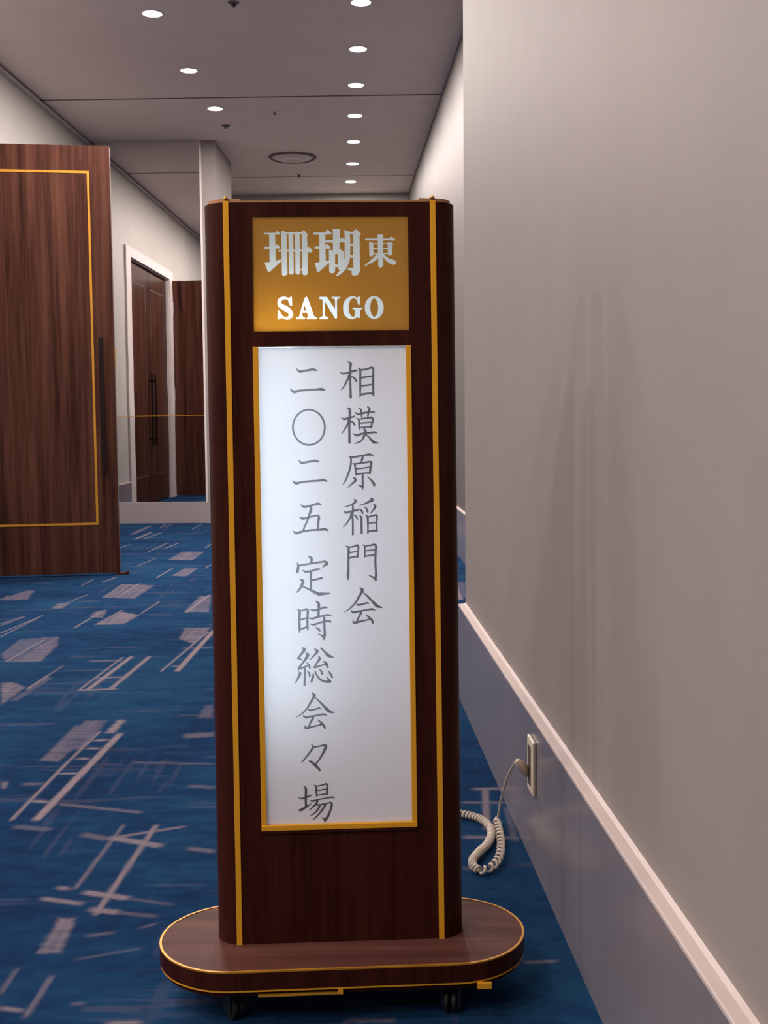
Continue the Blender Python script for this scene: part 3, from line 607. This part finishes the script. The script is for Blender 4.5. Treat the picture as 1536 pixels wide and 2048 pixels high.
WHITE=[[["s",[-1121,12318,27,-865,12317,31]],["p",[-951,12302,-932,12338,-900,12375,-853,12314,-853,12299]],["p",[-1042,12321,-941,12320,-935,11803,-1042,11804]],["s",[-1119,12078,34,-1016,12079,37]],["p",[-935,12120,-898,12141,-863,12083,-875,12065,-936,12065]],["p",[-1130,11829,-1050,11835,-934,11858,-848,11882,-849,11842,-1041,11670,-1072,11670]],["p",[-833,12362,-779,12362,-743,12313,-742,12033,-739,11650,-755,11613,-810,11595,-834,11620,-834,12314]],["s",[-673,12307,79,-671,12033,83,-673,11662,83]],["s",[-563,12306,86,-559,12032,86,-561,11664,86]],["p",[-485,12348,-448,12378,-376,12293,-395,12275,-390,12031,-390,11647,-412,11611,-461,11605,-488,11636,-485,12032]],["s",[-804,12326,31,-461,12324,34]],["s",[-885,12025,27,-405,12028,31]],["p",[-398,12074,-361,12092,-304,12028,-317,11997,-400,11998]],["s",[-503,11703,21,-472,11703,37]]],[["s",[-268,12314,37,2,12315,37]],["p",[-97,12303,-71,12358,-40,12382,26,12324,13,12297]],["p",[-188,12316,-81,12316,-80,11810,-187,11811]],["s",[-251,12076,40,-162,12077,40]],["p",[-84,12115,-44,12139,10,12078,-6,12054,-85,12055]],["p",[-270,11820,-190,11829,-86,11846,-24,11861,-25,11816,-193,11670,-230,11658]],["p",[49,12397,171,12396,156,11991,45,11992]],["s",[-62,12182,40,55,12181,43]],["p",[156,12217,212,12244,260,12198,254,12161,155,12162]],["p",[-24,12035,22,12035,82,12004,77,11668,40,11638,-9,11645,-24,11669]],["p",[21,12010,169,12049,236,12003,235,11966,20,11962]],["p",[125,11991,236,11991,226,11765,170,11698,139,11692,125,11766]],["s",[72,11763,43,177,11762,43]],["p",[245,12375,309,12353,339,12344,346,12210,342,11917,319,11819,262,11704,187,11631,113,11589,94,11601,176,11711,220,11796,243,11905,251,12210]],["s",[321,12322,34,443,12322,37]],["p",[395,12346,450,12389,529,12315,507,12270,504,11665,463,11605,389,11593,362,11611,360,11673,292,11697,305,11731,388,11727]],["s",[336,12124,37,403,12124,37]],["s",[333,11923,43,400,11923,43]]],[["p",[818,12293,915,12292,906,12008,909,11768,877,11729,842,11729,820,11769]],["s",[618,12210,31,1050,12210,27]],["p",[1001,12217,1055,12258,1117,12211,1104,12187,1001,12194]],["p",[669,12161,727,12160,740,12134,740,11947,706,11916,670,11930]],["p",[987,12159,1041,12167,1076,12141,1060,11954,1019,11928,988,11950]],["s",[727,12140,13,1004,12139,13]],["s",[725,12054,20,1003,12052,20]],["s",[742,11969,18,993,11968,18]],["s",[840,11955,58,795,11911,63,718,11845,54,596,11766,16]],["s",[903,11946,40,956,11888,54,1022,11839,72,1085,11816,85]]],[["s",[-708,11161,27,-741,11204,33,-807,11221,47,-868,11195,60,-886,11142,67,-863,11089,77,-784,11045,87,-718,10994,83,-692,10941,73,-720,10888,57,-773,10875,43,-833,10895,33,-879,10956,30,-902,10992,30]],["p",[-673,11244,-669,11094,-703,11087,-735,11161,-727,11211,-707,11234]],["p",[-918,11009,-885,11009,-846,10922,-857,10875,-907,10856,-922,10863]]],[["s",[-437,11212,33,-483,11072,37,-525,10919,40]],["p",[-453,11219,-423,11242,-403,11225,-291,10897,-392,10891,-459,11105]],["s",[-484,10986,33,-404,10985,33]],["s",[-593,10873,30,-466,10872,30]],["s",[-409,10872,30,-258,10870,30]],["p",[-579,10883,-539,10919,-499,10919,-472,10882]],["p",[-406,10881,-378,10911,-305,10911,-265,10880]]],[["s",[-126,11216,37,-131,10882,37]],["p",[-199,11236,-72,11235,82,11001,90,10854,63,10867,-119,11176,-139,11189,-200,11197]],["s",[-188,10870,30,-64,10868,30]],["p",[-178,10879,-144,10916,-110,10916,-71,10879]],["s",[85,11208,34,80,10881,34]],["s",[25,11220,30,143,11219,30]],["p",[35,11211,68,11181,105,11181,139,11210]]],[["s",[469,11151,27,436,11205,30,369,11222,40,302,11186,67,260,11113,91,254,11033,97,264,10952,91,311,10892,67,371,10870,40,431,10897,40]],["p",[477,11238,499,11231,498,11097,468,11091,436,11185,450,11215]],["p",[413,11031,497,11031,495,10877,471,10864,445,10884,398,10898]],["s",[380,11032,30,521,11030,30]]],[["e",[740,11045,163,196,67,155]]]]

def sdf_field(items, gx, gy):
    X, Y = np.meshgrid(gx, gy)
    D = np.full(X.shape, 1.0)
    for t, a in items:
        if t == 's':
            pts = [(a[i]*1e-4, a[i+1]*1e-4, a[i+2]*0.5e-4) for i in range(0, len(a), 3)]
            pts = catmull(pts, 5)
            for p, q in zip(pts[:-1], pts[1:]):
                d = np.array([q[0]-p[0], q[1]-p[1]]); L2 = d@d+1e-14
                tt = np.clip(((X-p[0])*d[0]+(Y-p[1])*d[1])/L2, 0, 1)
                dd = np.hypot(X-p[0]-tt*d[0], Y-p[1]-tt*d[1]) - (p[2]+(q[2]-p[2])*tt)
                D = np.minimum(D, dd)
        elif t == 'p':
            px = [v*1e-4 for v in a[0::2]]; py = [v*1e-4 for v in a[1::2]]
            n = len(px); dmin = np.full(X.shape, 1.0); ins = np.zeros(X.shape, bool)
            for i in range(n):
                x0, y0, x1, y1 = px[i], py[i], px[(i+1) % n], py[(i+1) % n]
                dx, dy = x1-x0, y1-y0; L2 = dx*dx+dy*dy+1e-14
                tt = np.clip(((X-x0)*dx+(Y-y0)*dy)/L2, 0, 1)
                dmin = np.minimum(dmin, np.hypot(X-x0-tt*dx, Y-y0-tt*dy))
                if abs(dy) > 1e-12:
                    c = ((y0 > Y) != (y1 > Y)) & (X < (x1-x0)*(Y-y0)/(y1-y0)+x0)
                    ins ^= c
            D = np.minimum(D, np.where(ins, -dmin, dmin))
        else:
            cx, cy, rx, ry, ix, iy = [v*1e-4 for v in a]
            o = (np.hypot((X-cx)/rx, (Y-cy)/ry)-1)*min(rx, ry)
            i_ = (np.hypot((X-cx)/ix, (Y-cy)/iy)-1)*min(ix, iy)
            D = np.minimum(D, np.maximum(o, -i_))
    return D

def flat_region(D, gx, gy):
    """polygons covering D<0 on a grid: runs of full cells merged, edge cells clipped"""
    vs = []; fs = []
    ins = D < 0
    full = ins[:-1, :-1] & ins[:-1, 1:] & ins[1:, 1:] & ins[1:, :-1]
    anyc = ins[:-1, :-1] | ins[:-1, 1:] | ins[1:, 1:] | ins[1:, :-1]
    part = anyc & ~full
    for j in range(full.shape[0]):
        row = full[j]
        if row.any():
            dlt = np.diff(np.concatenate([[0], row.astype(int), [0]]))
            for a, b in zip(np.where(dlt == 1)[0], np.where(dlt == -1)[0]):
                n = len(vs)
                vs += [(gx[a], gy[j]), (gx[b], gy[j]), (gx[b], gy[j+1]), (gx[a], gy[j+1])]
                fs.append((n, n+1, n+2, n+3))
        for i in np.where(part[j])[0]:
            cs = [(gx[i], gy[j], D[j, i]), (gx[i+1], gy[j], D[j, i+1]), (gx[i+1], gy[j+1], D[j+1, i+1]), (gx[i], gy[j+1], D[j+1, i])]
            out = []
            for k in range(4):
                p, q = cs[k], cs[(k+1) % 4]
                if p[2] < 0: out.append((p[0], p[1]))
                if (p[2] < 0) != (q[2] < 0):
                    t = p[2]/(p[2]-q[2])
                    out.append((p[0]+(q[0]-p[0])*t, p[1]+(q[1]-p[1])*t))
            if len(out) > 2:
                n = len(vs); vs += out; fs.append(tuple(range(n, n+len(out))))
    return vs, fs

def bounds(items):
    X = []; Y = []
    for t, a in items:
        if t == 's': X += a[0::3]; Y += a[1::3]
        elif t == 'p': X += a[0::2]; Y += a[1::2]
        else: X += [a[0]-a[2], a[0]+a[2]]; Y += [a[1]-a[3], a[1]+a[3]]
    return min(X)*1e-4-.006, max(X)*1e-4+.006, min(Y)*1e-4-.006, max(Y)*1e-4+.006

BH, WS, EH, TH_ = 1.2844, .177, .2172, .0425        # body height, strip half spacing, half width, half depth
ROOT = Vector((-.078, 1.940, 0))
SG = Matrix.Translation((0, 0, .025)) @ Matrix.Scale(.975, 4)      # sign unit is 2.5 percent smaller, on taller castors
root = empty('sign_stand', ROOT, 0)
tag(root, 'tall dark mahogany light-box sign on wheels with brass lines and Japanese lettering', 'sign')
MBODY = SG @ Matrix.Translation(Vector((-.0023, -.0348, .079))) @ Matrix.Rotation(.0461, 4, 'Z') @ Matrix.Rotation(-.0032, 4, 'Y') @ Matrix.Rotation(-.0346, 4, 'X')
def B(name, mb, m, parent=root, smooth=False):
    mb.v = [MBODY @ Vector(v) for v in mb.v]
    return mb.build(name, m, parent, smooth)

def half_round(sx, z0, z1, shrink=0.0, n=16, flat=False):
    pts = []
    for i in range(n+1):
        a = -PI/2 + PI*i/n
        pts.append((sx*(WS+(EH-WS-shrink)*math.cos(a)), TH_+(TH_-shrink)*math.sin(a)))
    return pts
GL, GR, GT, GB = -.1331, .1341, 1.2604, 1.0648
WL, WR, WT, WB = -.1355, .1364, 1.0388, .2007
body = MB()
for sx in (-1, 1):
    body.prism(half_round(sx, 0, 0), -.006, BH)
FT = .010
body.box(-WS, WL, 0, FT, -.006, BH).box(WR, WS, 0, FT, -.006, BH)
body.box(WL, WR, 0, FT, -.006, WB).box(WL, WR, 0, FT, WT, GB).box(WL, WR, 0, FT, GT, BH)
body.box(WL, GL, 0, FT, GB, GT).box(GR, WR, 0, FT, GB, GT)
body.box(-WS, WS, 2*TH_-.006, 2*TH_, -.006, BH).box(-WS, WS, FT, 2*TH_-.006, BH-.008, BH).box(-WS, WS, FT, 2*TH_-.006, -.006, .01)
bo = B('cabinet', body, SIGNW, smooth=True)
# vertical brass lines set where the rounded sides begin
for sx in (-1, 1):
    B('brass_line', MB().box(sx*WS-.0048, sx*WS+.0048, -.0022, .002, -.004, BH+.002, bv=.0008), BRASSD, bo)
# brass top plate with thicker rounded ends
B('top_plate', MB().box(-WS+.01, WS-.01, .001, 2*TH_-.002, BH, BH+.0030), TOPM, bo)
for sx in (-1, 1):
    pts = half_round(sx, 0, 0, .006)
    pts = [(sx*(WS-.024), .004)] + pts + [(sx*(WS-.024), 2*TH_-.004)]
    B('end_cap', MB().prism(pts, BH, BH+.0072), TOPM, bo)
    B('cap_screw', MB().lathe([(.0, .0035), (.003, .003), (.0042, 0), (.0, 0)], 12, Matrix.Translation((sx*WS, .003, BH+.0072))), BRASS, bo, True)
# inner liner and the fluorescent tube
lin = MB()
lx, ly0, ly1, lz0, lz1 = .139, FT+.001, .077, .19, 1.268
lin.box(-lx-.002, -lx, ly0, ly1, lz0, lz1).box(lx, lx+.002, ly0, ly1, lz0, lz1).box(-lx, lx, ly1, ly1+.001, lz0, lz1)
lin.box(-lx, lx, ly0, ly1, lz0-.002, lz0).box(-lx, lx, ly0, ly1, lz1, lz1+.002)
B('liner', lin, WHITEB, bo)
B('fluorescent_tube', MB().lathe([(.0, .0), (.0125, .0), (.0125, .70), (.0, .70)], 16, Matrix.Translation((-.079, .063, .392))), TUBEM, bo, True)
# white panel and its frame
pan = B('message_panel', MB().box(WL+.002, WR-.002, .004, .0045, WB+.004, WT-.001), ACRYL)
pan['label'] = 'white lit acrylic panel with two columns of Japanese writing'
for x0, x1 in ((WL, WL+.0092), (WR-.0092, WR)):
    B('frame_strip', MB().box(x0, x1, -.002, .003, WB, WT, bv=.0008), BRASSD, pan)
B('frame_strip', MB().box(WL, WR, -.004, .004, WB-.001, WB+.0085, bv=.001), BRASSD, pan)
B('frame_shadow_lip', MB().box(WL+.002, WR-.002, -.003, .002, WB-.006, WB-.001), SIGNW, pan)
G1 = 0.00042
for items in INK:
    x0, x1, y0, y1 = bounds(items)
    gx = np.arange(x0, x1, G1); gy = np.arange(y0, y1, G1)
    vs, fs = flat_region(sdf_field(items, gx, gy), gx, gy)
    m = MB().add([(x, .0036, y) for x, y in vs], fs)
    c = B('written_character', m, INKM, pan)
# gold name plate: amber film with the letters cut out, white letters in the openings
gx = np.arange(GL, GR+1e-9, (GR-GL)/560); gy = np.arange(GB, GT+1e-9, (GT-GB)/410)
D = np.full((len(gy), len(gx)), 1.0)
for items in WHITE:
    D = np.minimum(D, sdf_field(items, gx, gy))
D = np.where(D > 0.5, 0.5, D)
vs, fs = flat_region(-D, gx, gy)
plate = B('name_plate', MB().add([(x, .0030, y) for x, y in vs], fs), GOLDF)
plate['label'] = 'amber lit name plate with white lettering'
for k, items in enumerate(WHITE):
    x0, x1, y0, y1 = bounds(items)
    gx1 = gx[(gx >= x0) & (gx <= x1)]; gy1 = gy[(gy >= y0) & (gy <= y1)]
    vs, fs = flat_region(sdf_field(items, gx1, gy1), gx1, gy1)
    B('kanji_character' if k < 3 else 'letter', MB().add([(x, .0030, y) for x, y in vs], fs), LETW, plate)

# base: thick rounded board with brass edges, thin lower board, four castors
BRZ_ = .0575
TB = SG @ Matrix.Rotation(BRZ_, 4, 'Z')
def stadium(hl, r, n=24):
    pts = []
    for i in range(n+1):
        a = -PI/2+PI*i/n; pts.append((hl-r+r*math.cos(a), r*math.sin(a)))
    for i in range(n+1):
        a = PI/2+PI*i/n; pts.append((-hl+r+r*math.cos(a), r*math.sin(a)))
    return pts
HL, RB = .3225, .134
base = MB().prism(stadium(HL-.001, RB-.001), .0455, .0785, TB).build('base_board', BASEW2, root, True)
def edge_ring(name, z0, z1, out, inn, m, parent):
    o_ = stadium(HL+out, RB+out); i_ = stadium(HL-inn, RB-inn)
    n = len(o_); vs = []; fs = []
    for pts, z in ((o_, z0), (o_, z1), (i_, z1), (i_, z0)):
        vs += [(x, y, z) for x, y in pts]
    for k in range(4):
        for i in range(n):
            j = (i+1) % n; kk = (k+1) % 4
            fs.append((k*n+i, k*n+j, kk*n+j, kk*n+i))
    return MB().add(vs, fs, TB).build(name, m, parent, True)
edge_ring('top_brass_edge', .0770, .0796, .0010, .0030, BRASSE, base)
edge_ring('side_band', .0475, .0766, .0008, .004, SIGNW, base)
edge_ring('lower_brass_edge', .0440, .0468, .0004, .004, BRASSD, base)
low = MB().prism(stadium(HL-.006, RB-.006), .0345, .0445, TB).build('lower_board', SIGNW, root, True)
ft = lambda x0, x1, z0, z1: MB().box(x0, x1, -RB-.001, -RB+.006, z0, z1, TB)
ft(-.145, -.010, .0350, .0375).build('brass_strip', BRASS, low)
ft(-.012, -.004, .0350, .0445).build('brass_clip', BRASSD, low)
ft(.222, .246, .0345, .0440).build('brass_clip', BRASSD, low)
for cx, cy, ca in ((-.178, -.092, .5), (.183, -.078, -.3), (-.200, .085, 1.2), (.200, .085, .2)):
    T = Matrix.Translation((cx, cy, 0)) @ Matrix.Rotation(BRZ_+ca, 4, 'Z')
    ca_ = MB().box(-.020, .020, -.020, .020, .0555, .0590, T, bv=.001)
    ca_.lathe([(.0, .047), (.009, .047), (.009, .056), (.0, .056)], 14, T)
    ca_.box(-.0155, -.013, -.012, .016, .014, .049, T).box(.013, .0155, -.012, .016, .014, .049, T).box(-.0155, .0155, -.012, .016, .0465, .049, T)
    c = ca_.build('caster', STEELD, root)
    for dx in (-.0062, .0062):
        R = T @ Matrix.Translation((dx, .002, .0205)) @ Matrix.Rotation(PI/2, 4, 'Y')
        MB().lathe([(.0, -.0050), (.017, -.0050), (.0205, -.003), (.0205, .003), (.017, .0050), (.0, .0050)], 20, R).build('wheel', RUBBER, c, True)

# ------------------------------------------------------------------ socket, plug and coiled cord
so = empty('wall_socket', MB_ @ Vector((0, 2.478, .228)), BRZ)
tag(so, 'beige socket plate on the grey baseboard right of the sign', 'socket')
MB().box(-.008, -.0005, -.037, .037, -.060, .060, bv=.003).build('cover_plate', BEIGE, so)
MB().box(-.0095, -.0075, -.012, .020, -.044, .044, bv=.001).build('socket_face', mat('brown_socket', (.10, .075, .055), .5), so)
cd = empty('power_cord', (.235, 2.6, 0))
tag(cd, 'cream power cord, plugged in and lying coiled on the carpet behind the sign', 'cord')
off = Vector((.235, 2.6, 0))
pl0 = MB_ @ Vector((-.010, 2.495, .205))
pl1 = Vector((.288, 2.475, .236))
dirp = (pl1-pl0)
MB().tube([pl0-off, pl0+dirp*.35-off, pl0+dirp*.8-off, pl1-off, pl1+dirp*.12-off], [.0105, .0118, .0102, .0080, .0045], 14).build('plug', BEIGE, cd, True)
thin = catmull([tuple(pl1+dirp*.1), (.2795, 2.500, .217), (.2745, 2.575, .165), (.2700, 2.665, .085), (.2685, 2.715, .030), (.2675, 2.742, .014)], 8)
MB().tube([Vector(p)-off for p in thin], .0030, 8).build('cable', CORDM, cd, True)
# spiral-wrapped length
ctl = [(.267, 2.746), (.2655, 2.66), (.262, 2.583), (.250, 2.505), (.230, 2.452), (.205, 2.428), (.189, 2.448), (.190, 2.490), (.208, 2.535), (.231, 2.583), (.246, 2.650), (.243, 2.705), (.224, 2.750), (.184, 2.783), (.13, 2.80), (.06, 2.78)]
path = catmull([(a, b, .0115) for a, b in ctl], 24)
path = [Vector(p) for p in path]
cum = [0]
for a, b in zip(path[:-1], path[1:]): cum.append(cum[-1]+(b-a).length)
tot = cum[-1]
def at_s(s):
    i = min(max(np.searchsorted(cum, s)-1, 0), len(path)-2)
    t = (s-cum[i])/(cum[i+1]-cum[i]+1e-9)
    return path[i].lerp(path[i+1], t), (path[i+1]-path[i]).normalized()
hp = []
ds = .0009; s = 0; ph = 0
while s < tot:
    p, tdir = at_s(s)
    N = tdir.cross(Vector((0, 0, 1))).normalized(); Bn = Vector((0, 0, 1))
    pitch = .0215 if s < .34 else .0105
    ph += 2*PI*ds/pitch
    rad = .0072*min(1, s/.02+.2)
    hp.append(p + N*math.cos(ph)*rad + Bn*math.sin(ph)*rad*.95 - off)
    s += ds
MB().tube(hp, .0032, 6).build('coiled_cable', CORDM, cd, True)
tail = catmull([(.06, 2.78, .012), (-.02, 2.6, .005), (-.05, 2.35, .005), (-.06, 2.15, .012), (-.06, 2.08, .062)], 8)
MB().tube([Vector(p)-off for p in tail], .0030, 8).build('cable', CORDM, cd, True)
